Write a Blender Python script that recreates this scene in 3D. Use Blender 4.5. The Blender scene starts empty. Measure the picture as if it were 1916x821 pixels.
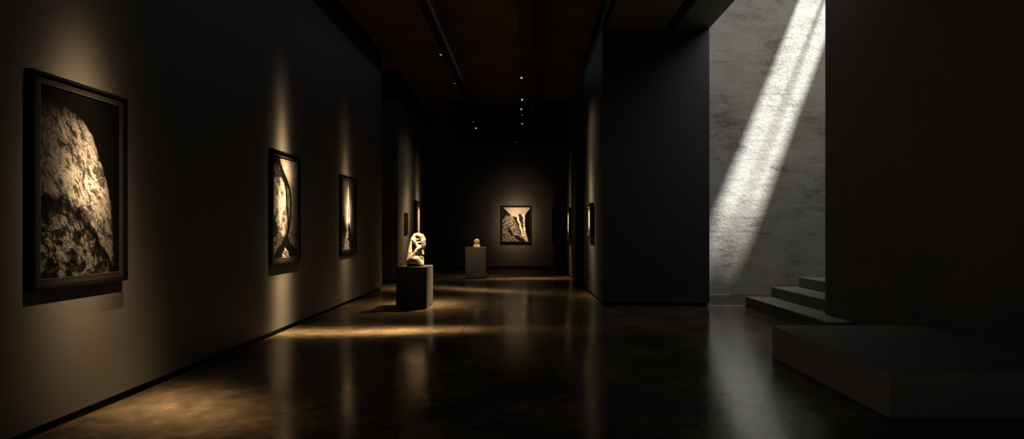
import bpy, bmesh, math, random
import numpy as np
from mathutils import Vector, Matrix

sc = bpy.context.scene
COL = sc.collection
# ------------------------------------------------------------------ camera
cam_data = bpy.data.cameras.new('camera')
cam = bpy.data.objects.new('camera', cam_data)
COL.objects.link(cam)
cam.location = (0, 0, 1.6)
cam.rotation_euler = (math.pi / 2, 0, 0)
cam_data.sensor_fit = 'HORIZONTAL'
cam_data.sensor_width = 36.0
cam_data.lens = 36.0 * 1100 / 1916
cam_data.shift_x = -27.0 / 1916
cam_data.shift_y = 16.5 / 1916
cam_data.clip_end = 200
sc.camera = cam
# ------------------------------------------------------------------ world, sun, added fill lamps, exposure
sc.view_settings.view_transform = 'Standard'
sc.view_settings.look = 'None'
sc.view_settings.gamma = 1.0
sc.view_settings.exposure = 0.0
sc.view_settings.use_curve_mapping = False
sc.cycles.max_bounces = 8
sc.cycles.diffuse_bounces = 4
sc.cycles.glossy_bounces = 4
sc.cycles.sample_clamp_indirect = 4.0
sc.cycles.caustics_reflective = False
sc.cycles.caustics_refractive = False

world = bpy.data.worlds.new('sky')
sc.world = world
world.use_nodes = True
wb = world.node_tree.nodes['Background']
wb.inputs[0].default_value = (0.80, 0.86, 0.95, 1)
wb.inputs[1].default_value = 0.015

SUN_DIR = Vector((-0.385, 0.20, -1.0)).normalized()
sd = bpy.data.lights.new('sun', 'SUN')
sd.energy = 50.0
sd.angle = math.radians(3.0)
sd.color = (1.0, 0.975, 0.94)
sun = bpy.data.objects.new('sun', sd)
COL.objects.link(sun)
sun.location = (12, 8, 16)
sun.rotation_euler = SUN_DIR.to_track_quat('-Z', 'Y').to_euler()

ad = bpy.data.lights.new('skylight_fill', 'AREA')       # unseen area lamp added below the well roof, standing in for sky daylight
ad.shape = 'RECTANGLE'
ad.size = 4.6
ad.size_y = 1.6
ad.energy = 190.0
ad.color = (1.0, 0.97, 0.90)
area = bpy.data.objects.new('skylight_fill', ad)
COL.objects.link(area)
area.location = (6.2, 9.2, 8.5)
area.rotation_euler = (math.radians(50), 0, 0)

hd = bpy.data.lights.new('gallery_fill', 'AREA')              # unseen fill lamp added under the ceiling to lift the dark gallery
hd.shape = 'RECTANGLE'
hd.size = 4.4
hd.size_y = 14.0
hd.energy = 13.5
hd.color = (0.86, 0.96, 1.0)
fill_lamp = bpy.data.objects.new('gallery_fill', hd)
COL.objects.link(fill_lamp)
fill_lamp.location = (-0.9, 10.5, 6.05)

WARM = (1.0, 0.655, 0.345)

# ------------------------------------------------------------------ materials
def nodes_of(name):
    m = bpy.data.materials.new(name)
    m.use_nodes = True
    nt = m.node_tree
    b = nt.nodes['Principled BSDF']
    return m, nt, b

def N(nt, typ, **kw):
    n = nt.nodes.new(typ)
    for k, v in kw.items():
        if k in n.inputs.keys():
            n.inputs[k].default_value = v
        else:
            setattr(n, k, v)
    return n

def L(nt, a, b):
    nt.links.new(a, b)

def coords(nt, scale=(1, 1, 1)):
    t = N(nt, 'ShaderNodeTexCoord')
    mp = N(nt, 'ShaderNodeMapping')
    mp.inputs['Scale'].default_value = scale
    L(nt, t.outputs['Object'], mp.inputs['Vector'])
    return mp.outputs['Vector']

def ramp(nt, fac, stops):
    r = N(nt, 'ShaderNodeValToRGB')
    e = r.color_ramp.elements
    while len(e) < len(stops):
        e.new(0.5)
    for k, (p, c) in enumerate(stops):
        e[k].position = p
        if not isinstance(c, (tuple, list)):
            c = (c, c, c)
        e[k].color = (c[0], c[1], c[2], 1)
    L(nt, fac, r.inputs[0])
    return r.outputs[0]

def mix(nt, a, b, fac, mode='MIX'):
    m = N(nt, 'ShaderNodeMix', data_type='RGBA', blend_type=mode)
    for sock, v in ((m.inputs[0], fac), (m.inputs[6], a), (m.inputs[7], b)):
        if hasattr(v, 'links'):
            L(nt, v, sock)
        else:
            sock.default_value = v if not isinstance(v, (tuple, list)) else (v[0], v[1], v[2], 1)
    return m.outputs[2]

def math_n(nt, op, a, b=None):
    m = N(nt, 'ShaderNodeMath', operation=op)
    for i, v in enumerate((a, b)):
        if v is None:
            continue
        if hasattr(v, 'links'):
            L(nt, v, m.inputs[i])
        else:
            m.inputs[i].default_value = v
    return m.outputs[0]

def noise(nt, vec, scale, detail=4, rough=0.55, dist=0.0):
    n = N(nt, 'ShaderNodeTexNoise')
    n.inputs['Scale'].default_value = scale
    n.inputs['Detail'].default_value = detail
    n.inputs['Roughness'].default_value = rough
    n.inputs['Distortion'].default_value = dist
    L(nt, vec, n.inputs['Vector'])
    return n.outputs['Fac']

def bump(nt, b, height, strength, distance):
    bp = N(nt, 'ShaderNodeBump')
    bp.inputs['Strength'].default_value = strength
    bp.inputs['Distance'].default_value = distance
    L(nt, height, bp.inputs['Height'])
    L(nt, bp.outputs['Normal'], b.inputs['Normal'])

def plaster(name, c, var=0.25, rough=0.55, spec=0.3, sc_=1.2):
    m, nt, b = nodes_of(name)
    v = coords(nt)
    f = noise(nt, v, sc_, 6, 0.6)
    col = ramp(nt, f, [(0.3, tuple(x * (1 - var) for x in c)), (0.7, tuple(x * (1 + var) for x in c))])
    L(nt, col, b.inputs['Base Color'])
    b.inputs['Roughness'].default_value = rough
    b.inputs['Specular IOR Level'].default_value = spec
    f2 = noise(nt, v, 60, 3)
    bump(nt, b, f2, 0.06, 0.01)
    return m

M = {}
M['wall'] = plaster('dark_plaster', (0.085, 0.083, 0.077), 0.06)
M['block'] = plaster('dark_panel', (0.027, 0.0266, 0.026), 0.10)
M['ceiling'] = plaster('dark_ceiling', (0.16, 0.115, 0.085), 0.35, 0.7, 0.2)
M['soffit'] = plaster('soffit_paint', (0.16, 0.158, 0.148), 0.15, 0.6, 0.2)
M['black'] = plaster('black_paint', (0.006, 0.006, 0.006), 0.2, 0.6, 0.12)
M['frame'] = plaster('black_frame_wood', (0.004, 0.0036, 0.0034), 0.2, 0.35, 0.12, 8)
M['mat'] = plaster('charcoal_mat', (0.010, 0.0098, 0.0095), 0.06, 0.8, 0.1, 20)
M['fillet'] = plaster('brass_fillet', (0.055, 0.047, 0.035), 0.1, 0.35, 0.5, 20)
M['plinth'] = plaster('plinth_paint', (0.030, 0.029, 0.028), 0.10, 0.5, 0.3, 3)
M['metal'] = plaster('black_metal', (0.004, 0.004, 0.0042), 0.2, 0.5, 0.15, 20)
M['strip_and_glint'] = plaster('pale_strip', (0.55, 0.53, 0.50), 0.1, 0.4, 0.5, 6)  # floor joint strip, and the highlight painted at the well wall base

def floor_material():
    m, nt, b = nodes_of('polished_concrete')
    v = coords(nt)
    f1 = noise(nt, v, 0.9, 8, 0.62, 0.6)
    f2 = noise(nt, v, 6, 6, 0.6, 0.3)
    f = mix(nt, mix(nt, f1, f2, 0.42), noise(nt, coords(nt, (1, 2.2, 1)), 17, 6, 0.65), 0.22)
    col = ramp(nt, f, [(0.38, (0.022, 0.017, 0.011)), (0.5, (0.062, 0.049, 0.032)), (0.62, (0.120, 0.094, 0.060))])
    # saw-cut joints
    sep = N(nt, 'ShaderNodeSeparateXYZ')
    L(nt, v, sep.inputs[0])
    def joint(o, step, off, w):
        a = math_n(nt, 'ADD', o, off)
        a = math_n(nt, 'PINGPONG', a, step / 2)
        return math_n(nt, 'LESS_THAN', a, w)
    j = math_n(nt, 'MAXIMUM', joint(sep.outputs[0], 4.5, 1.0, 0.006), joint(sep.outputs[1], 4.5, 1.3, 0.006))
    col = mix(nt, col, (0.012, 0.011, 0.010), j)
    L(nt, col, b.inputs['Base Color'])
    r = ramp(nt, f, [(0.35, 0.11), (0.65, 0.23)])
    L(nt, r, b.inputs['Roughness'])
    b.inputs['Specular IOR Level'].default_value = 0.13
    v2 = coords(nt, (1, 1, 1))
    h = mix(nt, noise(nt, v2, 3.2, 3, 0.5), noise(nt, v2, 14, 3, 0.5), 0.3)
    bump(nt, b, h, 0.05, 0.02)
    return m
M['floor'] = floor_material()

def concrete_material(name, lo, hi, relief=1.0, joints=True):
    m, nt, b = nodes_of(name)
    v = coords(nt)
    vs = coords(nt, (0.5, 0.5, 2.2))
    f1 = noise(nt, v, 0.75, 8, 0.62, 0.4)
    f2 = noise(nt, vs, 2.4, 6, 0.65, 0.6)
    f3 = noise(nt, v, 22, 5, 0.7)
    f = mix(nt, mix(nt, f1, f2, 0.50), f3, 0.25)
    col = ramp(nt, f, [(0.36, lo), (0.47, tuple(0.35 * a + 0.65 * c for a, c in zip(lo, hi))), (0.62, hi)])
    # warm blotches
    wv = noise(nt, v, 0.55, 3, 0.5)
    col = mix(nt, col, (0.36, 0.29, 0.19), ramp(nt, wv, [(0.52, 0.0), (0.75, 0.22)]))
    # pits
    vo = N(nt, 'ShaderNodeTexVoronoi', feature='F1')
    vo.inputs['Scale'].default_value = 5.0
    L(nt, v, vo.inputs['Vector'])
    pit = ramp(nt, vo.outputs['Distance'], [(0.0, 1.0), (0.05, 0.85), (0.09, 0.0)])
    vo2 = N(nt, 'ShaderNodeTexVoronoi', feature='F1')
    vo2.inputs['Scale'].default_value = 13.0
    L(nt, v, vo2.inputs['Vector'])
    keep = ramp(nt, noise(nt, v, 2.3, 3), [(0.47, 0.0), (0.53, 1.0)])
    pit2 = mix(nt, (0, 0, 0), ramp(nt, vo2.outputs['Distance'], [(0.0, 1.0), (0.13, 0.0)]), keep)
    pits = mix(nt, pit, pit2, 1.0, 'ADD')
    col = mix(nt, col, (0.05, 0.047, 0.04), math_n(nt, 'MULTIPLY', pits, 0.6))
    h = mix(nt, noise(nt, coords(nt, (1, 1, 1.3)), 2.4, 9, 0.60, 0.2), noise(nt, v, 14, 5, 0.6), 0.30)
    h = math_n(nt, 'SUBTRACT', h, math_n(nt, 'MULTIPLY', pits, 0.45))
    if joints:
        wob = N(nt, 'ShaderNodeVectorMath', operation='MULTIPLY_ADD')
        nn = N(nt, 'ShaderNodeTexNoise')
        nn.inputs['Scale'].default_value = 2.2
        nn.inputs['Detail'].default_value = 8
        L(nt, v, nn.inputs['Vector'])
        L(nt, nn.outputs['Color'], wob.inputs[0])
        wob.inputs[1].default_value = (0.09, 0.09, 0.09)
        L(nt, v, wob.inputs[2])
        sw = N(nt, 'ShaderNodeSeparateXYZ')
        L(nt, wob.outputs[0], sw.inputs[0])
        cb = N(nt, 'ShaderNodeCombineXYZ')
        L(nt, sw.outputs[0], cb.inputs[0])
        L(nt, sw.outputs[2], cb.inputs[1])
        def brick(w, hgt, ms, off):
            br = N(nt, 'ShaderNodeTexBrick')
            br.inputs['Scale'].default_value = 1.0
            br.inputs['Brick Width'].default_value = w
            br.inputs['Row Height'].default_value = hgt
            br.inputs['Mortar Size'].default_value = ms
            br.inputs['Mortar Smooth'].default_value = 0.4
            br.offset = off
            L(nt, cb.outputs[0], br.inputs['Vector'])
            return br.outputs['Fac']
        brk = brick(1.37, 0.81, 0.008, 0.37)
        brk2 = brick(0.83, 0.27, 0.007, 0.43)
        fade = ramp(nt, noise(nt, v, 1.7, 6, 0.75), [(0.49, 0.0), (0.58, 1.0)])
        fade2 = ramp(nt, noise(nt, v, 1.4, 6, 0.75), [(0.53, 0.0), (0.62, 0.8)])
        jl = mix(nt, (0, 0, 0), brk, fade)
        jl2 = mix(nt, (0, 0, 0), brk2, fade2)
        jl = mix(nt, jl, jl2, 1.0, 'LIGHTEN')
        col = mix(nt, col, (0.07, 0.065, 0.055), math_n(nt, 'MULTIPLY', jl, 0.55))
        h = math_n(nt, 'SUBTRACT', h, math_n(nt, 'MULTIPLY', jl, 0.30))
    L(nt, col, b.inputs['Base Color'])
    b.inputs['Roughness'].default_value = 0.8
    b.inputs['Specular IOR Level'].default_value = 0.25
    bump(nt, b, h, 0.36 * relief, 0.05)
    return m
M['concrete'] = concrete_material('raw_concrete', (0.085, 0.082, 0.068), (0.335, 0.328, 0.298))
M['step'] = concrete_material('step_concrete', (0.14, 0.138, 0.130), (0.23, 0.225, 0.214), 0.12, False)
M['mono'] = concrete_material('dark_concrete', (0.12, 0.112, 0.100), (0.20, 0.188, 0.168), 0.10, False)
M['platform'] = concrete_material('lit_platform_concrete', (0.30, 0.285, 0.265), (0.48, 0.46, 0.43), 0.25, False)  # body paler than the top, painting in the light on its sides
M['shaded_top'] = concrete_material('shaded_top_concrete', (0.045, 0.040, 0.036), (0.085, 0.076, 0.070), 0.08, False)  # same concrete made darker, putting shade into the platform top

def stone_material(name, c0, c1):
    m, nt, b = nodes_of(name)
    v = coords(nt)
    f = noise(nt, v, 26, 8, 0.7, 0.4)
    col = ramp(nt, f, [(0.38, c0), (0.47, tuple(0.45 * a + 0.55 * c for a, c in zip(c0, c1))), (0.62, c1)])
    L(nt, col, b.inputs['Base Color'])
    b.inputs['Roughness'].default_value = 0.85
    b.inputs['Specular IOR Level'].default_value = 0.2
    bump(nt, b, noise(nt, v, 60, 6, 0.7), 0.5, 0.012)
    return m
M['stone'] = stone_material('pale_limestone', (0.16, 0.11, 0.06), (0.86, 0.80, 0.68))
M['stone_dark'] = stone_material('dark_stone', (0.008, 0.0065, 0.005), (0.03, 0.025, 0.018))
M['stone_grey'] = stone_material('worn_stone', (0.10, 0.08, 0.055), (0.50, 0.45, 0.36))

def emitter(name, c, s):
    m, nt, b = nodes_of(name)
    b.inputs['Base Color'].default_value = (0.02, 0.02, 0.02, 1)
    b.inputs['Emission Color'].default_value = (c[0], c[1], c[2], 1)
    b.inputs['Emission Strength'].default_value = s
    return m
M['lens'] = emitter('lit_lens', (1.0, 0.84, 0.66), 0.55)

def print_material():
    m, nt, b = nodes_of('photographic_paper')
    a = N(nt, 'ShaderNodeAttribute', attribute_name='tone')
    v = coords(nt)
    g = noise(nt, v, 260, 2, 0.6)
    col = mix(nt, a.outputs['Color'], ramp(nt, g, [(0.3, 0.72), (0.7, 1.18)]), 1.0, 'MULTIPLY')
    L(nt, col, b.inputs['Base Color'])
    b.inputs['Roughness'].default_value = 0.7
    b.inputs['Specular IOR Level'].default_value = 0.04
    return m
M['print'] = print_material()

# ------------------------------------------------------------------ mesh helpers
def link_mesh(name, bm, mat, parent=None, smooth=False):
    me = bpy.data.meshes.new(name)
    bmesh.ops.recalc_face_normals(bm, faces=bm.faces)
    bm.to_mesh(me)
    bm.free()
    me.materials.append(mat)
    if smooth:
        for p in me.polygons:
            p.use_smooth = True
    o = bpy.data.objects.new(name, me)
    COL.objects.link(o)
    if parent is not None:
        o.parent = parent
    return o

def add_box(bm, x0, x1, y0, y1, z0, z1, bev=0.0):
    vs = [bm.verts.new((x, y, z)) for x in (x0, x1) for y in (y0, y1) for z in (z0, z1)]
    idx = [(0, 1, 3, 2), (4, 6, 7, 5), (0, 4, 5, 1), (2, 3, 7, 6), (0, 2, 6, 4), (1, 5, 7, 3)]
    fs = [bm.faces.new([vs[i] for i in f]) for f in idx]
    if bev > 0:
        es = list({e for f in fs for e in f.edges})
        bmesh.ops.bevel(bm, geom=es, offset=bev, segments=2, profile=0.5, affect='EDGES')

def structure(name, mat, *boxes, bev=0.0):
    bm = bmesh.new()
    for bx in boxes:
        add_box(bm, *bx, bev=bev)
    o = link_mesh(name, bm, mat)
    o['kind'] = 'structure'
    return o

def thing(name, label, cat, loc, rz=0.0, group=None):
    o = bpy.data.objects.new(name, None)
    COL.objects.link(o)
    o.empty_display_size = 0.1
    o.location = loc
    o.rotation_euler = (0, 0, rz)
    o['label'] = label
    o['category'] = cat
    if group:
        o['group'] = group
    return o

def tag(o, label, cat, group=None):
    o['label'] = label
    o['category'] = cat
    if group:
        o['group'] = group
    return o

def ring_loft(bm, w, h, profile):
    """mitred rectangular moulding; profile = list of (inset, y); rectangle x in +-w/2, z in 0..h"""
    rings = []
    for ins, y in profile:
        rings.append([bm.verts.new((sx * (w / 2 - ins), y, (ins if sz < 0 else h - ins)))
                      for sx, sz in ((-1, -1), (1, -1), (1, 1), (-1, 1))])
    for a, b in zip(rings[:-1], rings[1:]):
        for k in range(4):
            bm.faces.new([a[k], a[(k + 1) % 4], b[(k + 1) % 4], b[k]])

# ------------------------------------------------------------------ the room
FT = 0.15
structure('floor', M['floor'], (-7.2, 9.4, -3.0, 24.2, -FT, 0.0))
WL = -3.76
BB = 0.075
structure('wall_left', M['wall'], (WL - 0.45, WL, -3.0, 15.3, BB, 5.6))
structure('baseboard_left', M['black'], (WL - 0.42, WL - 0.03, -3.0, 15.27, 0.0, BB))
structure('wall_left_rear', M['wall'], (-5.2, WL, 17.2, 21.8, BB, 5.32))
structure('baseboard_left_rear', M['black'], (-5.17, WL - 0.03, 17.23, 21.77, 0.0, BB))
structure('wall_outer_left', M['black'], (-7.2, -7.0, -3.0, 24.2, 0.0, 6.2))
structure('wall_far', M['wall'], (-7.0, 3.3, 23.5, 24.2, BB, 6.2))
structure('baseboard_far', M['black'], (-7.0, 3.3, 23.53, 24.2, 0.0, BB))
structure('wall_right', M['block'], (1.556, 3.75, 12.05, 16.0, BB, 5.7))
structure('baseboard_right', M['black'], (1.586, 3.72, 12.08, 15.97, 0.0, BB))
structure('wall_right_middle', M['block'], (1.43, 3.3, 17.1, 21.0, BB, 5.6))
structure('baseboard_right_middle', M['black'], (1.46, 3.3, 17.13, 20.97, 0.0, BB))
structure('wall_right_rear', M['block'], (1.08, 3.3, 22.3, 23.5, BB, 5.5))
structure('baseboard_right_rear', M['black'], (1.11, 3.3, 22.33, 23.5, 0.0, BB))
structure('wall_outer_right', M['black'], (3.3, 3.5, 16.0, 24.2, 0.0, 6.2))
# ceiling over the gallery, panelled
bm = bmesh.new()
ys = [-3.0, 2.0, 5.0, 8.0, 11.0, 13.7, 16.2, 19.5, 24.2]
for a, b_ in zip(ys[:-1], ys[1:]):
    add_box(bm, -1.95, 0.30, a + 0.02, b_ - 0.02, 6.14, 6.22, 0.006)
add_box(bm, -7.2, 3.75, -3.0, 24.2, 6.2, 6.35)
o = link_mesh('ceiling', bm, M['ceiling'])
o['kind'] = 'structure'
structure('trim_1', M['black'], (WL - 0.45, WL - 0.02, -3.0, 15.3, 5.6, 6.2), (-5.2, WL - 0.02, 17.2, 21.8, 5.32, 6.2))
structure('trim_2', M['black'], (-2.6, 1.3, 21.6, 23.5, 5.03, 6.2))
# soffit over the right-hand bay with a lighting slot
structure('ceiling_right', M['soffit'],
          (1.60, 2.855, -3.0, 12.05, 5.70, 6.2), (3.055, 3.75, -3.0, 12.05, 5.70, 6.2))
structure('trim_3', M['black'], (1.52, 1.60, -3.0, 12.05, 5.66, 6.2), (2.855, 3.055, -3.0, 12.05, 6.0, 6.2),
          (1.556, 3.75, 12.05, 16.0, 5.70, 6.2))
# light well
structure('wall_light_well', M['concrete'], (3.75, 9.2, 14.2, 14.6, 0.0, 9.2))
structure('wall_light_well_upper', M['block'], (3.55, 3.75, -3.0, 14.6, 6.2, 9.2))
structure('wall_light_well_right', M['mono'], (9.2, 9.4, -3.0, 14.6, 0.0, 9.2))
X0, X1, X2, X3, Y0 = 7.40, 7.98, 8.025, 8.42, 12.62
structure('ceiling_light_well', M['mono'],
          (3.55, 9.4, -3.0, Y0, 9.2, 9.3), (3.55, X0, Y0, 14.6, 9.2, 9.3),
          (X1, X2, Y0, 14.6, 9.2, 9.3), (X3, 9.4, Y0, 14.6, 9.2, 9.3))
# the dark monolithic wall beside the steps
structure('wall_monolith', M['mono'], (4.89, 9.2, 7.335, 9.62, 0.0, 5.7))
structure('wall_monolith_front', M['mono'], (4.89, 9.2, 5.78, 7.33, 0.392, 5.7))
structure('trim_and_floor_glint', M['strip_and_glint'], (3.75, 4.46, 12.02, 12.08, 0.0, 0.012), (3.75, 4.9, 14.14, 14.2, 0.0, 0.014))  # first strip is a floor joint; the wall-base strip paints a bright highlight

# ------------------------------------------------------------------ steps and platform
st = thing('staircase', 'dark concrete staircase of three steps rising right, below the sunlit concrete wall', 'stairs', (4.49, 10.4, 0))
for k, (x, h) in enumerate(((0.0, 0.2), (0.53, 0.4), (1.09, 0.6))):
    bm = bmesh.new()
    xe = 4.7
    y1 = 12.05 - 10.4
    y0 = (8.75 if k == 0 else 9.63) - 10.4
    if k == 0:      # lowest step wraps the monolith's corner
        add_box(bm, 0.0, 0.37, y0, y1, 0.0, 0.2, 0.0)
        add_box(bm, 0.37, xe, 9.63 - 10.4, y1, 0.0, 0.2, 0.0)
    else:
        add_box(bm, x, xe, y0, y1, 0.2 * k, h, 0.008)
    link_mesh('step', bm, M['step'], st)
bm = bmesh.new()
add_box(bm, 3.062, 9.188, 4.962, 7.328, 0.0, 0.386, 0.0)
pl = thing('platform', 'low dark concrete platform in front of the steps at lower right', 'platform', (6.1, 6.1, 0))
bm.transform(Matrix.Translation((-6.1, -6.1, 0)))
link_mesh('body', bm, M['platform'], pl)
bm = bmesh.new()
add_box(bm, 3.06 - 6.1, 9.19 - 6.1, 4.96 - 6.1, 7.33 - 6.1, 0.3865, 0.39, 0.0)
link_mesh('shaded_top_skin', bm, M['shaded_top'], pl)  # thin added skin that paints the top as shaded

# ------------------------------------------------------------------ beams and tracks on the ceiling
def track(name, label, x, y0, y1, w, z0, z1):
    t = thing(name, label, 'lighting track', (x, (y0 + y1) / 2, z0), 0, 'ceiling lighting tracks')
    hl = (y1 - y0) / 2
    bm = bmesh.new()
    add_box(bm, -w / 2, -w / 2 + 0.012, -hl, hl, 0, z1 - z0)
    add_box(bm, w / 2 - 0.012, w / 2, -hl, hl, 0, z1 - z0)
    add_box(bm, -w / 2 + 0.012, w / 2 - 0.012, -hl, hl, 0.004, 0.016)
    link_mesh('channel', bm, M['metal'], t)
    n = max(2, int((y1 - y0) / 2.6))
    for k in range(n):
        bm = bmesh.new()
        yy = -hl + 0.3 + (2 * hl - 0.6) * k / (n - 1)
        bmesh.ops.create_cone(bm, cap_ends=True, segments=8, radius1=0.012, radius2=0.012, depth=6.14 - z1,
                              matrix=Matrix.Translation((0, yy, (6.14 + z1) / 2 - z0)))
        link_mesh('hanger', bm, M['metal'], t)
    return t
track('lighting_track', 'long black lighting track running along the left of the dark ceiling', -1.76, 3.0, 21.5, 0.16, 5.42, 5.56)
track('lighting_track', 'long black lighting track running down the middle of the dark ceiling', -0.12, 3.0, 21.5, 0.07, 5.42, 5.50)
bm = bmesh.new()
add_box(bm, 0.10, 0.27, 2.5, 21.5, 5.42, 5.44)
add_box(bm, 0.10, 0.27, 2.5, 21.5, 5.70, 5.72)
add_box(bm, 0.175, 0.195, 2.5, 21.5, 5.44, 5.70)
for y in np.arange(3.0, 21.5, 3.0):
    add_box(bm, 0.15, 0.22, y, y + 0.05, 5.72, 6.14)
bo = link_mesh('ceiling_beam', bm, M['metal'])
tag(bo, 'black steel ceiling beam beside the middle lighting track', 'beam')

# ------------------------------------------------------------------ spotlights
def orient(bm_matrix_dir):
    return Vector(bm_matrix_dir).to_track_quat('Z', 'Y').to_matrix().to_4x4()

def spot(parent, lens, target, power, sx, sy=None, color=WARM, tail=0.10, radius=0.03, name='spot_beam'):
    """spotlight with a soft lens: gaussian beam of half-width sx (degrees) plus a faint wide spill"""
    ld = bpy.data.lights.new(name, 'SPOT')
    ld.energy = power
    ld.spot_size = math.radians(100)
    ld.spot_blend = 0.6
    ld.color = color
    ld.shadow_soft_size = radius
    ld.use_nodes = True
    nt = ld.node_tree
    em = nt.nodes['Emission']
    tc = N(nt, 'ShaderNodeTexCoord')
    sp = N(nt, 'ShaderNodeSeparateXYZ')
    L(nt, tc.outputs['Normal'], sp.inputs[0])
    tx = math_n(nt, 'DIVIDE', sp.outputs[0], sp.outputs[2])
    ty = math_n(nt, 'DIVIDE', sp.outputs[1], sp.outputs[2])
    def gauss(ax, ay, k):
        qx = math_n(nt, 'POWER', math_n(nt, 'ABSOLUTE', math_n(nt, 'DIVIDE', tx, math.tan(math.radians(ax)))), 2.0)
        qy = math_n(nt, 'POWER', math_n(nt, 'ABSOLUTE', math_n(nt, 'DIVIDE', ty, math.tan(math.radians(ay)))), 2.0)
        e = math_n(nt, 'EXPONENT', math_n(nt, 'MULTIPLY', math_n(nt, 'ADD', qx, qy), -1.0))
        return math_n(nt, 'MULTIPLY', e, k)
    sy = sy or sx
    f = math_n(nt, 'ADD', gauss(sx, sy, 1.0), gauss(sx * 2.2, sy * 2.2, tail))
    L(nt, f, em.inputs['Strength'])
    o = bpy.data.objects.new(name, ld)
    COL.objects.link(o)
    d = (Vector(target) - Vector(lens)).normalized()
    o.rotation_euler = d.to_track_quat('-Z', 'Y').to_euler()
    if parent is not None:
        o.parent = parent
        o.location = Vector(lens) + d * 0.05 - parent.location
    else:
        o.location = lens
    return o

def track_spot(label, lens, target, power=0, sx=8, sy=None, zt=5.42, tail=0.10):
    lens = Vector(lens)
    d = (Vector(target) - lens).normalized()
    body_c = lens - d * 0.09
    root = thing('track_spotlight', label, 'spotlight', (lens.x, lens.y, zt), 0, 'track spotlights')
    R = orient(d)
    bm = bmesh.new()
    add_box(bm, -0.02, 0.02, -0.06, 0.06, -0.03, 0.0, 0.004)
    link_mesh('adapter', bm, M['metal'], root)
    off = body_c - root.location
    bm = bmesh.new()
    top = Vector((0, 0, -0.03))
    end = off + Vector((0, 0, 0.05))
    mid = (top + end) / 2
    dv = end - top
    bmesh.ops.create_cone(bm, cap_ends=True, segments=10, radius1=0.009, radius2=0.009, depth=dv.length,
                          matrix=Matrix.Translation(mid) @ orient(dv))
    link_mesh('stem', bm, M['metal'], root)
    bm = bmesh.new()
    prof = [(-0.11, 0.0), (-0.11, 0.035), (-0.095, 0.048), (0.085, 0.052), (0.09, 0.050), (0.085, 0.042), (0.07, 0.040)]
    rings = []
    T = Matrix.Translation(off) @ R
    for z, r in prof:
        if r == 0:
            rings.append([bm.verts.new(T @ Vector((0, 0, z)))])
        else:
            rings.append([bm.verts.new(T @ Vector((r * math.cos(a * math.pi / 10), r * math.sin(a * math.pi / 10), z))) for a in range(20)])
    for a, b_ in zip(rings[:-1], rings[1:]):
        for k in range(20):
            if len(a) == 1:
                bm.faces.new([a[0], b_[k], b_[(k + 1) % 20]])
            else:
                bm.faces.new([a[k], a[(k + 1) % 20], b_[(k + 1) % 20], b_[k]])
    link_mesh('housing', bm, M['metal'], root)
    bm = bmesh.new()
    bmesh.ops.create_uvsphere(bm, u_segments=16, v_segments=8, radius=1.0,
                              matrix=Matrix.Translation(lens - d * 0.010) @ R @ Matrix.Diagonal((0.030, 0.030, 0.018, 1)))
    bm.transform(Matrix.Translation(-root.location))
    link_mesh('lens', bm, M['lens'], root, True)
    if power > 0:
        spot(root, lens, target, power, sx, sy, tail=tail)
    return root

PW = 1000.0
# lamps above the frame (out of the photograph): light only the wall and floor they hang over
spot(None, (-1.15, 4.95, 5.25), (WL, 4.95, 1.90), PW * 5.6, 4.6, 8.2, tail=0.015)
spot(None, (-2.6, 4.9, 5.25), (-3.12, 5.25, 0.0), PW * 6.0, 4.6, 8, tail=0.01)
spot(None, (-2.35, 9.05, 5.25), (WL, 9.05, 1.4), PW * 10.5, 3.8, 9, tail=0.02)
spot(None, (-2.75, 9.1, 5.25), (-2.35, 9.15, 0.0), PW * 17.0, 3.2, 13, tail=0.02)
spot(None, (-1.76, 9.6, 5.25), (-2.24, 12.0, 1.34), PW * 6.0, 2.3, 2.8, tail=0.005)
track_spot('nearest black spotlight on the left ceiling track', (-1.78, 12.2, 5.2), (WL, 12.22, 1.7), PW * 3.2, 3.8, 9, tail=0.06)
track_spot('second nearest black spotlight on the left ceiling track', (-1.78, 14.6, 5.2), (-3.3, 15.7, 0.0), PW * 4.0, 5)
track_spot('middle black spotlight of five on the left ceiling track', (-1.74, 16.5, 5.2), (-1.6, 18.95, 0.8), PW * 2.2, 6)
track_spot('second farthest black spotlight on the left ceiling track', (-1.80, 19.9, 5.2), (WL, 20.3, 1.85), PW * 2.2, 4.5, 9)
track_spot('farthest black spotlight on the left ceiling track', (-1.82, 21.2, 5.2), (WL, 18.35, 1.75), PW * 4, 4, 8)
track_spot('nearest and brightest black spotlight on the middle ceiling track', (-0.12, 14.1, 5.2), (-2.1, 12.3, 0.1), PW * 15.0, 6)
track_spot('second nearest black spotlight on the middle ceiling track', (-0.12, 16.5, 5.2), (1.556, 14.05, 1.7), PW * 7, 4, 9)
track_spot('third nearest black spotlight on the middle ceiling track', (-0.16, 17.8, 5.2), (-1.4, 15.4, 0.0), PW * 5, 14, 3.4)
track_spot('fourth nearest black spotlight on the middle ceiling track', (-0.14, 18.7, 5.2), (1.43, 19.2, 1.65), PW * 3, 4, 9)
track_spot('fifth nearest black spotlight on the middle ceiling track', (-0.18, 19.6, 5.2), (-0.42, 23.5, 1.8), PW * 3.4, 6.2, 6.5, tail=0.10)
track_spot('second farthest black spotlight on the middle ceiling track', (-0.15, 20.3, 5.2), (0.0, 18.7, 0.0), PW * 5, 15, 3.5)
track_spot('farthest black spotlight, hanging under the lowered bulkhead by the far wall', (-0.41, 22.4, 4.88), (1.08, 22.9, 1.75), PW * 0.5, 4, zt=5.03)

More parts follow.
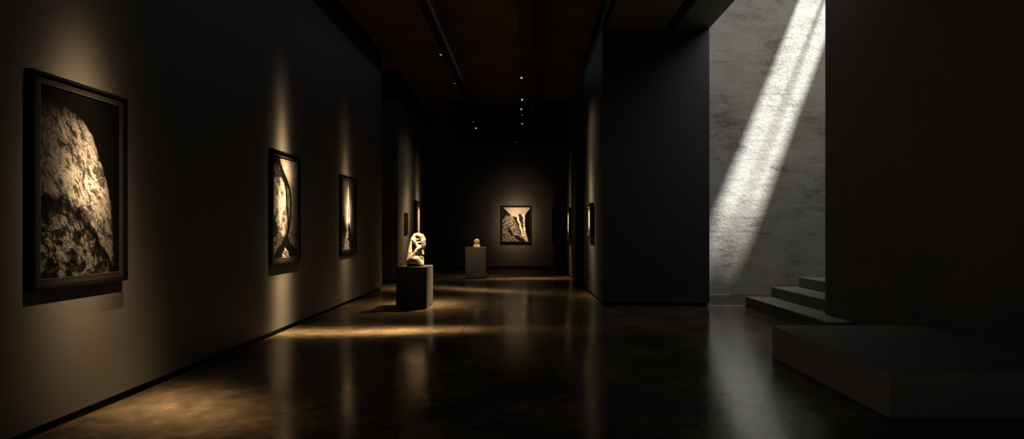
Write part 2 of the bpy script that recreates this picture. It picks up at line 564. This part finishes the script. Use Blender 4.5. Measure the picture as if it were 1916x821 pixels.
# ------------------------------------------------------------------ the photographs (tone maps computed per vertex)
rng = np.random.RandomState(7)
TAB = rng.rand(8, 256, 256)
def vnoise(x, y, seed=0):
    xi = np.floor(x).astype(int); yi = np.floor(y).astype(int)
    fx = x - xi; fy = y - yi
    fx = fx * fx * (3 - 2 * fx); fy = fy * fy * (3 - 2 * fy)
    T = TAB[seed % 8]; o = seed * 37
    g = lambda a, b: T[(a + o) % 256, (b + o * 3) % 256]
    return (g(xi, yi) * (1 - fx) + g(xi + 1, yi) * fx) * (1 - fy) + (g(xi, yi + 1) * (1 - fx) + g(xi + 1, yi + 1) * fx) * fy
def fbm(x, y, seed=0, octv=5, gain=0.55, rot=0.65):
    s = 0; a = 1; t = 0
    for k in range(octv):
        c_, s_ = math.cos(rot * (k + 0.5)), math.sin(rot * (k + 0.5))
        s = s + a * vnoise((x * c_ - y * s_) * 2 ** k + 7.3 * k, (x * s_ + y * c_) * 2 ** k + 3.1 * k, seed + k); t += a; a *= gain
    return s / t
def ridged(x, y, seed=0, octv=5):
    s = 0; a = 1; t = 0
    for k in range(octv):
        s = s + a * (1 - np.abs(2 * vnoise(x * 2 ** k, y * 2 ** k, seed + k) - 1)); t += a; a *= 0.6
    return s / t
def smooth(a, b, x):
    t = np.clip((x - a) / (b - a), 0, 1)
    return t * t * (3 - 2 * t)
def inpoly(u, v, pts):
    r = np.zeros_like(u, bool)
    n = len(pts)
    for i in range(n):
        (x0, y0), (x1, y1) = pts[i], pts[(i + 1) % n]
        if y0 == y1:
            continue
        c = ((y0 > v) != (y1 > v)) & (u < (x1 - x0) * (v - y0) / (y1 - y0) + x0)
        r ^= c
    return r
def polydist(u, v, pts, asp=1.0):
    d = np.full_like(u, 9.0)
    for (x0, y0), (x1, y1) in zip(pts[:-1], pts[1:]):
        ax, ay, bx, by = x0, y0 * asp, x1, y1 * asp
        L2 = (bx - ax) ** 2 + (by - ay) ** 2
        t = np.clip(((u - ax) * (bx - ax) + (v * asp - ay) * (by - ay)) / L2, 0, 1)
        d = np.minimum(d, np.hypot(u - ax - t * (bx - ax), v * asp - ay - t * (by - ay)))
    return d

def rock_face(u, v):
    asp = 1.72
    y = v * asp
    wu = u + 0.05 * (fbm(u * 6, y * 6, 1) - 0.5); wv = v + 0.03 * (fbm(u * 6, y * 6, 2) - 0.5)
    edge = np.interp(wv, [0.04, 0.09, 0.14, 0.2, 0.33, 0.47, 0.58, 0.7, 0.85, 1], [-0.1, 0.3, 0.5, 0.62, 0.72, 0.82, 0.88, 0.9, 0.92, 0.93])
    a = math.radians(58)
    p = u * math.cos(a) + y * math.sin(a); q = -u * math.sin(a) + y * math.cos(a)
    wp = p + 0.20 * (fbm(p * 4, q * 4, 3) - 0.5); wq = q + 0.16 * (fbm(p * 5, q * 5, 4) - 0.5)
    r = ridged(wp * 8, wq * 24, 2, 5)
    f = fbm(wp * 9, wq * 30, 5, 6, 0.68, 0.0)
    fine = fbm(u * 60, y * 60, 6, 3)
    lum = 0.20 + 0.46 * np.exp(-(((u - 0.60) / 0.24) ** 2 + ((v - 0.47) / 0.22) ** 2)) + 0.06 * np.exp(-(((u - 0.2) / 0.25) ** 2 + ((v - 0.35) / 0.2) ** 2))
    layer = fbm(wp * 14, wq * 64, 2, 4, 0.65, 0.0)
    g1 = smooth(0.36, 0.50, f); g2 = smooth(0.34, 0.46, layer); g3 = smooth(0.30, 0.5, fine)
    gr = smooth(0.97, 0.86, r)
    lum = lum * (0.30 + 0.70 * g1) * (0.45 + 0.55 * g2) * (0.72 + 0.28 * g3) * (0.35 + 0.65 * gr) * (0.75 + 0.5 * fbm(u * 5, y * 5, 6, 4))
    lum = lum * (0.55 + 0.45 * smooth(0.0, 0.45, u))
    crack = np.interp(wu, [0, 0.2, 0.35, 0.5, 0.65, 0.85, 1], [0.55, 0.56, 0.60, 0.655, 0.74, 0.90, 1.0])
    below = smooth(-0.006, 0.014, wv - crack + 0.04 * (f - 0.5) + 0.10 * (fbm(u * 7, y * 7, 4, 4) - 0.5))
    holes = smooth(0.42, 0.56, fbm(u * 11 + 0.8 * f, y * 13, 1, 6, 0.66))
    lum_b = 0.22 * (0.25 + 0.75 * g1) * (0.35 + 0.65 * g2) * (0.5 + 0.5 * g3) * (0.20 + 0.80 * holes)
    lum_b = lum_b * (1 - 0.8 * np.exp(-((wv - crack - 0.035) / 0.03) ** 2))
    lum_b = lum_b * (1 - 0.8 * smooth(0.22, 0.05, u) * smooth(0.80, 0.62, v))
    lum = lum * (1 - below) + lum_b * below
    inside = smooth(0.012, -0.012, u - edge + 0.02 * (fbm(u * 20, y * 20, 7) - 0.5))
    shade = smooth(-0.02, 0.05, edge - u) * 0.35 + 0.65
    lum *= shade * smooth(0.03, 0.2, v)
    bg = 0.004 + 0.05 * fbm(u * 3, y * 3, 2) * smooth(0.4, 1.0, v) * smooth(0.3, 0.9, fine)
    return np.clip(lum * 0.86 * inside + bg * (1 - inside), 0, 1)

def rock_arch(u, v):
    asp = 1.7
    y = v * asp
    wu = u + 0.05 * (fbm(u * 5, y * 5, 1) - 0.5); wv = v + 0.035 * (fbm(u * 5, y * 5, 2) - 0.5)
    fine = fbm(u * 45, y * 45, 6, 3)
    med = fbm(u * 14 + 2 * fbm(u * 4, y * 4, 1), y * 11, 3, 6, 0.7)
    sky = 0.30 + 0.42 * np.exp(-(((u - 0.7) / 0.4) ** 2 + ((v - 0.13) / 0.14) ** 2)) - 0.12 * smooth(0.3, 0.9, v)
    sky = sky * (0.65 + 0.6 * med)
    left = (0.36 + 0.40 * np.exp(-(((u - 0.38) / 0.22) ** 2 + ((v - 0.5) / 0.28) ** 2))) * (0.20 + 0.62 * med + 0.80 * fine)
    left *= 0.42 + 0.58 * smooth(0.36, 0.50, med)
    lum = sky
    pl_left = inpoly(wu, wv, [(-.1, .22), (.34, .2), (.46, .22), (.52, .4), (.53, .6), (.46, .76), (.40, .79), (.2, .72), (-.1, .55)])
    lum = np.where(pl_left, left, lum)
    low = inpoly(wu, wv, [(-.1, .54), (.1, .62), (.22, .73), (.42, .8), (.62, .73), (.7, .7), (1.1, .78), (1.1, 1.1), (-.1, 1.1)])
    lum = np.where(low, (0.26 * (0.25 + 1.5 * smooth(0.42, 0.62, fine) * med)), lum)
    darkleft = inpoly(wu, wv, [(-.1, .5), (.06, .58), (.18, .7), (.12, .78), (-.1, .82)])
    lum = np.where(darkleft, 0.04 + 0.03 * fine, lum)
    # dark arch
    d1 = polydist(wu, wv, [(-0.1, .12), (.12, .1), (.3, .14), (.5, .22), (.64, .3), (.70, .42), (.69, .56), (.64, .68), (.58, .76)], 1.0)
    lum = np.where(d1 < 0.045, 0.022, lum)
    d2 = polydist(wu, wv, [(.46, .2), (.52, .32), (.54, .45), (.60, .6), (.60, .7)], 1.0)
    lum = np.where(d2 < 0.03, 0.02, lum)
    inner = inpoly(wu, wv, [(.54, .25), (.63, .31), (.68, .42), (.67, .56), (.62, .64), (.59, .45)])
    lum = np.where(inner, 0.34 * (0.2 + med) * (0.3 + fine), lum)
    topd = inpoly(wu, wv, [(-.1, -.1), (.18, -.1), (.3, .06), (.48, .17), (.4, .2), (.1, .2), (-.1, .24)])
    lum = np.where(topd, np.where(smooth(0.50, 0.6, med) * (v > .08) > 0.5, 0.22 * fine + 0.06, 0.022), lum)
    peak = inpoly(wu, wv, [(.52, .77), (.66, .84), (.95, .93), (1.1, .97), (1.1, 1.05), (-.1, 1.05), (.08, .95), (.3, .86)])
    lum = np.where(peak, 0.018, lum)
    spk = inpoly(wu, wv, [(.48, .89), (.62, .95), (.72, 1.1), (.25, 1.1), (.34, .97)])
    lum = np.where(spk, 0.10 + 0.5 * smooth(0.4, 0.65, fine), lum)
    return np.clip(lum * 0.62, 0, 1)

def rock_spire(u, v):
    asp = 1.6
    y = v * asp
    wu = u + 0.05 * (fbm(u * 6, y * 6, 1) - 0.5); wv = v + 0.03 * (fbm(u * 6, y * 6, 2) - 0.5)
    fine = fbm(u * 40, y * 40, 6, 3); med = fbm(u * 8, y * 8, 3, 5)
    glow = 0.09 + 0.50 * np.exp(-(((u - .5) / .25) ** 2 + ((v - .46) / .24) ** 2))
    lum = glow * (0.6 + 0.8 * med)
    wdt = np.interp(v, [.07, .2, .35, .5, .6, .68], [.006, .035, .08, .15, .16, .05])
    core = smooth(1.25, 0.75, np.abs(wu - 0.5) / wdt) * smooth(.06, .10, v) * smooth(.70, .60, v)
    lum = np.maximum(lum, core * 0.92)
    line = (np.abs(wu - .535) < np.interp(v, [.25, .4, .6, .75], [.004, .022, .035, .05])) & (v > .27) & (v < .8)
    lum = np.where(line & (fbm(u * 10, y * 16, 4, 3) > 0.36), 0.02, lum)
    lrock = inpoly(wu, wv, [(-.1, .48), (.12, .5), (.22, .6), (.36, .72), (.44, .82), (.5, 1.1), (-.1, 1.1)])
    lum = np.where(lrock, 0.03 + 0.32 * smooth(.42, .7, fine) * smooth(.66, .95, v + 0.3 * (u - .3)), lum)
    mid = inpoly(wu, wv, [(.3, .78), (.48, .72), (.56, .85), (.62, 1.1), (.1, 1.1)])
    lum = np.where(mid, 0.10 + 0.5 * smooth(.4, .7, fine), lum)
    rrock = inpoly(wu, wv, [(.5, .66), (.62, .66), (.78, .8), (1.1, .92), (1.1, 1.1), (.66, 1.1), (.52, .85)])
    lum = np.where(rrock, 0.022 + 0.06 * smooth(.45, .7, fine), lum)
    return np.clip(lum, 0, 1)

def rock_canyon(u, v):
    y = v * 1.2
    wu = u + 0.05 * (fbm(u * 8, y * 8, 1) - 0.5); wv = v + 0.04 * (fbm(u * 8, y * 8, 2) - 0.5)
    fine = fbm(u * 34, y * 34, 6, 3); med = fbm(u * 8, y * 8, 3, 5)
    lum = (0.50 - 0.10 * v + 0.1 * med)
    lw = inpoly(wu, wv, [(-.1, -.05), (.06, .02), (.22, .14), (.36, .25), (.52, .28), (.58, .42), (.66, .6), (.74, .8), (.9, 1.1), (-.1, 1.1)])
    tex = 0.34 * (0.18 + 1.2 * smooth(.32, .66, fbm(u * 26 + 3 * med, y * 40 + 2 * med, 2, 5, 0.7))) * (0.3 + 1.2 * med)
    lum = np.where(lw, tex, lum)
    dk = inpoly(wu, wv, [(-.1, -.05), (.06, .02), (.22, .14), (.3, .24), (.1, .24), (.02, .35), (-.1, .4)]) | inpoly(wu, wv, [(.36, .26), (.52, .28), (.66, .62), (.6, .6), (.46, .4)]) | \
        inpoly(wu, wv, [(.16, .58), (.32, .66), (.4, .8), (.62, .84), (.84, 1.0), (.62, 1.0), (.44, .86), (.3, .82), (.22, .7)])
    lum = np.where(dk, 0.025 + 0.05 * fine, lum)
    mid = inpoly(wu, wv, [(.58, .22), (.66, .18), (.76, .3), (.78, .5), (.74, .66), (.68, .52)])
    lum = np.where(mid, 0.03 + 0.10 * smooth(.45, .6, fine), lum)
    rk = inpoly(wu, wv, [(1.1, .0), (.95, .08), (.82, .24), (.82, .5), (.86, .75), (.96, 1.0), (1.1, 1.1)])
    lum = np.where(rk, 0.02, lum)
    fall = np.minimum(polydist(wu, wv, [(.54, .27), (.62, .46), (.68, .62), (.74, .8), (.9, .98)], 1.2), polydist(wu, wv, [(.78, .22), (.79, .5), (.82, .75), (.9, .98)], 1.2))
    lum = np.where(fall < 0.030, 0.78 - 0.35 * (fine < .42), lum)
    return np.clip(lum, 0, 1)

def rock_streak(seed):
    def f(u, v):
        wu = u + 0.12 * (fbm(u * 3, v * 6, seed) - 0.5)
        c = np.exp(-((wu - 0.5) / 0.16) ** 2) * smooth(0.04, 0.25, v) * smooth(1.0, 0.7, v)
        return np.clip(0.04 + 0.75 * c * (0.5 + 0.8 * fbm(u * 12, v * 18, seed + 1)), 0, 1)
    return f

def make_print(w, h, fn, nx, ny, parent, y, z0):
    us = np.linspace(0, 1, nx); vs = np.linspace(0, 1, ny)
    U, V = np.meshgrid(us, vs)
    lum = fn(U, V)
    co = np.zeros((ny, nx, 3))
    co[..., 0] = (U - 0.5) * w; co[..., 1] = y; co[..., 2] = z0 + (1 - V) * h
    i = np.arange(nx * ny).reshape(ny, nx)
    q = np.stack([i[1:, :-1], i[1:, 1:], i[:-1, 1:], i[:-1, :-1]], -1).reshape(-1, 4)
    me = bpy.data.meshes.new('print')
    me.from_pydata(co.reshape(-1, 3).tolist(), [], q.tolist())
    at = me.color_attributes.new('tone', 'FLOAT_COLOR', 'POINT')
    tint = np.array([1.0, 0.96, 0.90])
    rgba = np.ones((ny * nx, 4))
    rgba[:, :3] = (np.clip(lum, 0, 1) ** 1.6 * 1.1).reshape(-1, 1) * tint
    at.data.foreach_set('color', rgba.ravel())
    me.materials.append(M['print'])
    o = bpy.data.objects.new('print', me)
    COL.objects.link(o)
    o.parent = parent
    return o

def framed(label, loc, rz, w, h, fn, nx, ny, depth=0.07, mould=0.028, matw=0.055):
    t = thing('framed_photograph', label, 'picture', loc, rz, 'framed rock photographs')
    g = 0.004
    bm = bmesh.new()
    D = -depth
    ring_loft(bm, w, h, [(0.0, -g), (0.0, D + 0.004), (0.004, D), (mould - 0.004, D), (mould, D + 0.004), (mould, D + 0.022), (mould + 0.006, D + 0.024), (mould + 0.006, -g), (0.0, -g)])
    link_mesh('frame', bm, M['frame'], t)
    if matw > 0:
        bm = bmesh.new()
        ring_loft(bm, w, h, [(mould + 0.0065, D + 0.030), (mould + 0.0065, D + 0.020), (mould + matw, D + 0.020), (mould + matw, D + 0.030)])
        link_mesh('mat', bm, M['mat'], t)
        bm = bmesh.new()
        i0 = mould + matw + 0.0005
        ring_loft(bm, w, h, [(i0, D + 0.028), (i0, D + 0.017), (i0 + 0.004, D + 0.017), (i0 + 0.004, D + 0.028)])
        o = link_mesh('fillet', bm, M['fillet'], t)
        o['label'] = 'thin pale brass fillet'
        ins = i0 + 0.0065
    else:
        ins = mould + 0.0065
    make_print(w - 2 * ins, h - 2 * ins, fn, nx, ny, t, D + 0.027, ins)
    bm = bmesh.new()
    add_box(bm, -w / 2 + 0.04, w / 2 - 0.04, D + 0.034, -g - 0.001, 0.04, h - 0.04)
    link_mesh('backing_board', bm, M['frame'], t)
    return t

R90 = math.pi / 2
framed('largest framed photograph of a sunlit boulder face, nearest on the left wall', (WL, 4.925, 1.12), R90, 1.05, 1.68, rock_face, 260, 420)
framed('tall framed photograph of a dark rock arch on the left wall', (WL, 9.115, 1.06), R90, 1.09, 1.71, rock_arch, 220, 330, 0.055)
framed('tall framed photograph of a glowing white spire on the left wall', (WL, 12.32, 1.075), R90, 1.06, 1.61, rock_spire, 180, 260, 0.055)
framed('framed photograph seen edge on, directly behind the arched stone sculpture', (WL, 20.3, 1.15), R90, 1.3, 1.38, rock_streak(3), 80, 100)
framed('small narrow framed photograph left of the one behind the arched sculpture', (WL, 18.3, 1.42), R90, 0.42, 0.66, rock_streak(5), 50, 80, 0.03, 0.012, 0)
framed('framed photograph of a canyon with a waterfall on the far wall', (-0.415, 23.5, 1.0), 0, 1.25, 1.51, rock_canyon, 200, 240, matw=0.045)
framed('framed photograph seen edge on, nearest on the right side walls', (1.556, 14.0, 1.41), -R90, 0.92, 0.78, rock_streak(1), 80, 80, 0.09)
framed('framed photograph seen edge on, on the middle right wall block', (1.43, 19.25, 1.28), -R90, 1.4, 0.98, rock_streak(2), 80, 80, 0.09)
framed('dim framed photograph seen edge on, on the farthest right wall block', (1.08, 22.9, 1.05), -R90, 0.9, 1.4, rock_streak(4), 60, 80, 0.07)

# ------------------------------------------------------------------ plinths
def plinth(label, x0, x1, y0, y1, h):
    t = thing('plinth', label, 'plinth', ((x0 + x1) / 2, (y0 + y1) / 2, 0), 0, 'display plinths')
    w, d = (x1 - x0) / 2, (y1 - y0) / 2
    bm = bmesh.new()
    add_box(bm, -w, w, -d, d, 0.02, h, 0.004)
    link_mesh('body', bm, M['plinth'], t)
    bm = bmesh.new()
    add_box(bm, -w + 0.03, w - 0.03, -d + 0.03, d - 0.03, 0.0, 0.021)
    link_mesh('recessed_base', bm, M['black'], t)
plinth('wide black plinth carrying the arched stone sculpture', -2.586, -1.977, 11.66, 12.44, 0.826)
plinth('tall slim dark plinth carrying the small round stone, near the far wall', -1.95, -1.315, 18.73, 19.20, 0.995)

# ------------------------------------------------------------------ sculptures
def remeshed(name, chains, voxel, mat, parent, cuts=(), rough=0.006, tex_size=0.05):
    bm = bmesh.new()
    for ch in chains:
        for (a, b_) in zip(ch[:-1], ch[1:]):
            a = np.array(a, float); b_ = np.array(b_, float)
            n = max(2, int(np.linalg.norm((b_ - a)[:3]) / (0.35 * min(a[3], b_[3]))) + 1)
            for t in np.linspace(0, 1, n):
                p = a + (b_ - a) * t
                ysc = p[4] if len(p) > 4 else 1.0
                bmesh.ops.create_icosphere(bm, subdivisions=2, radius=1.0,
                    matrix=Matrix.Translation((p[0], p[1], p[2])) @ Matrix.Diagonal((p[3], p[3] * ysc, p[3], 1)))
    me = bpy.data.meshes.new(name + '_blocks')
    bm.to_mesh(me); bm.free()
    tmp = bpy.data.objects.new(name + '_blocks', me)
    COL.objects.link(tmp)
    r = tmp.modifiers.new('r', 'REMESH'); r.mode = 'VOXEL'; r.voxel_size = voxel
    s = tmp.modifiers.new('s', 'SMOOTH'); s.iterations = 4; s.factor = 0.5
    tx = bpy.data.textures.new(name + '_chip', 'CLOUDS'); tx.noise_scale = tex_size; tx.noise_depth = 4
    dm = tmp.modifiers.new('d', 'DISPLACE'); dm.texture = tx; dm.strength = rough; dm.mid_level = 0.5; dm.texture_coords = 'LOCAL'
    bpy.context.view_layer.update()
    dg = bpy.context.evaluated_depsgraph_get()
    out = bpy.data.meshes.new_from_object(tmp.evaluated_get(dg))
    out.name = name
    bpy.data.objects.remove(tmp)
    bpy.data.meshes.remove(me)
    for v in out.vertices:
        v.co.z = max(v.co.z, 0.001)
    out.materials.clear(); out.materials.append(mat)
    for p in out.polygons:
        p.use_smooth = True
    o = bpy.data.objects.new(name, out)
    COL.objects.link(o)
    o.parent = parent
    return o

S = 0.00118
def P(px, py, r, y=0.0, ys=1.5):      # crop pixels of the sculpture to its own metres
    return ((px - 265) * S, y, (710 - py) * S, r * S, ys)
sc1 = thing('stone_sculpture', 'pale pierced arched stone sculpture of a bent figure on the wide black plinth', 'sculpture', (-2.247, 12.02, 0.826))
chains = [
    # left flank of the arch, broad below
    [P(150, 540, 42), P(155, 450, 34), P(158, 380, 24), P(172, 310, 24), P(205, 235, 30), P(245, 175, 34), P(300, 160, 34)],
    # crown and the heavy mass on the right
    [P(300, 165, 36), P(355, 190, 42), P(382, 250, 42), P(385, 320, 38), P(378, 352, 30)],
    [P(385, 270, 42, -0.03), P(390, 350, 34, -0.02), P(392, 385, 24)],
    # brow, nose and cheek bars
    [P(208, 238, 40), P(270, 245, 15), P(330, 240, 14)],
    [P(205, 245, 40), P(238, 290, 32), P(285, 300, 13), P(345, 290, 12)],
    [P(240, 290, 24), P(275, 345, 24), P(295, 375, 26), P(340, 365, 26), P(370, 355, 24)],
    # hanging strand on the right
    [P(380, 405, 17), P(375, 450, 21), P(378, 500, 19)],
    # forearm to the chin
    [P(125, 600, 26, -0.05), P(180, 560, 27, -0.05), P(235, 480, 26, -0.05), P(280, 415, 24, -0.04), P(330, 385, 24, -0.02)],
    [P(120, 600, 24, -0.03), P(150, 545, 40, 0)],
    # lap and thigh sweeping down to the right
    [P(150, 600, 40), P(215, 570, 50), P(275, 580, 48), P(315, 620, 44), P(345, 670, 36), P(352, 690, 24)],
    # rear column on the right
    [P(368, 690, 18, 0.05), P(370, 620, 15, 0.05), P(366, 560, 12, 0.05), P(330, 545, 14, 0.04)],
]
remeshed('figure', chains, 0.0065, M['stone'], sc1, rough=0.020, tex_size=0.028)
chains = [[P(140, 668, 42, -0.02, 1.9), P(285, 668, 42, -0.02, 1.9)], [P(130, 684, 28, -0.01, 2.9), P(318, 684, 28, -0.01, 2.9)]]
bo = remeshed('rough_base', chains, 0.007, M['stone_dark'], sc1, rough=0.02, tex_size=0.05)
bo['label'] = 'dark rough stone base'

sc2 = thing('stone_sculpture', 'small round carved stone on a block atop the slim plinth', 'sculpture', (-1.60, 18.95, 0.995))
chains = [[(0, 0, 0.175, 0.095, 0.6), (0.002, 0, 0.178, 0.095, 0.6)]]
for k in range(9):
    a = k * 2 * math.pi / 9
    chains.append([(0.055 * math.cos(a), -0.045, 0.175 + 0.055 * math.sin(a), 0.018), (0.075 * math.cos(a), -0.03, 0.175 + 0.075 * math.sin(a), 0.02)])
chains.append([(-0.02, -0.055, 0.17, 0.02), (0.02, -0.055, 0.185, 0.02)])
remeshed('carved_disc', chains, 0.006, M['stone_grey'], sc2, rough=0.008, tex_size=0.03)
bm = bmesh.new()
add_box(bm, -0.11, 0.11, -0.07, 0.07, 0.0, 0.045, 0.01)
add_box(bm, -0.10, 0.10, -0.06, 0.06, 0.045, 0.085, 0.012)
link_mesh('block', bm, M['stone_grey'], sc2)
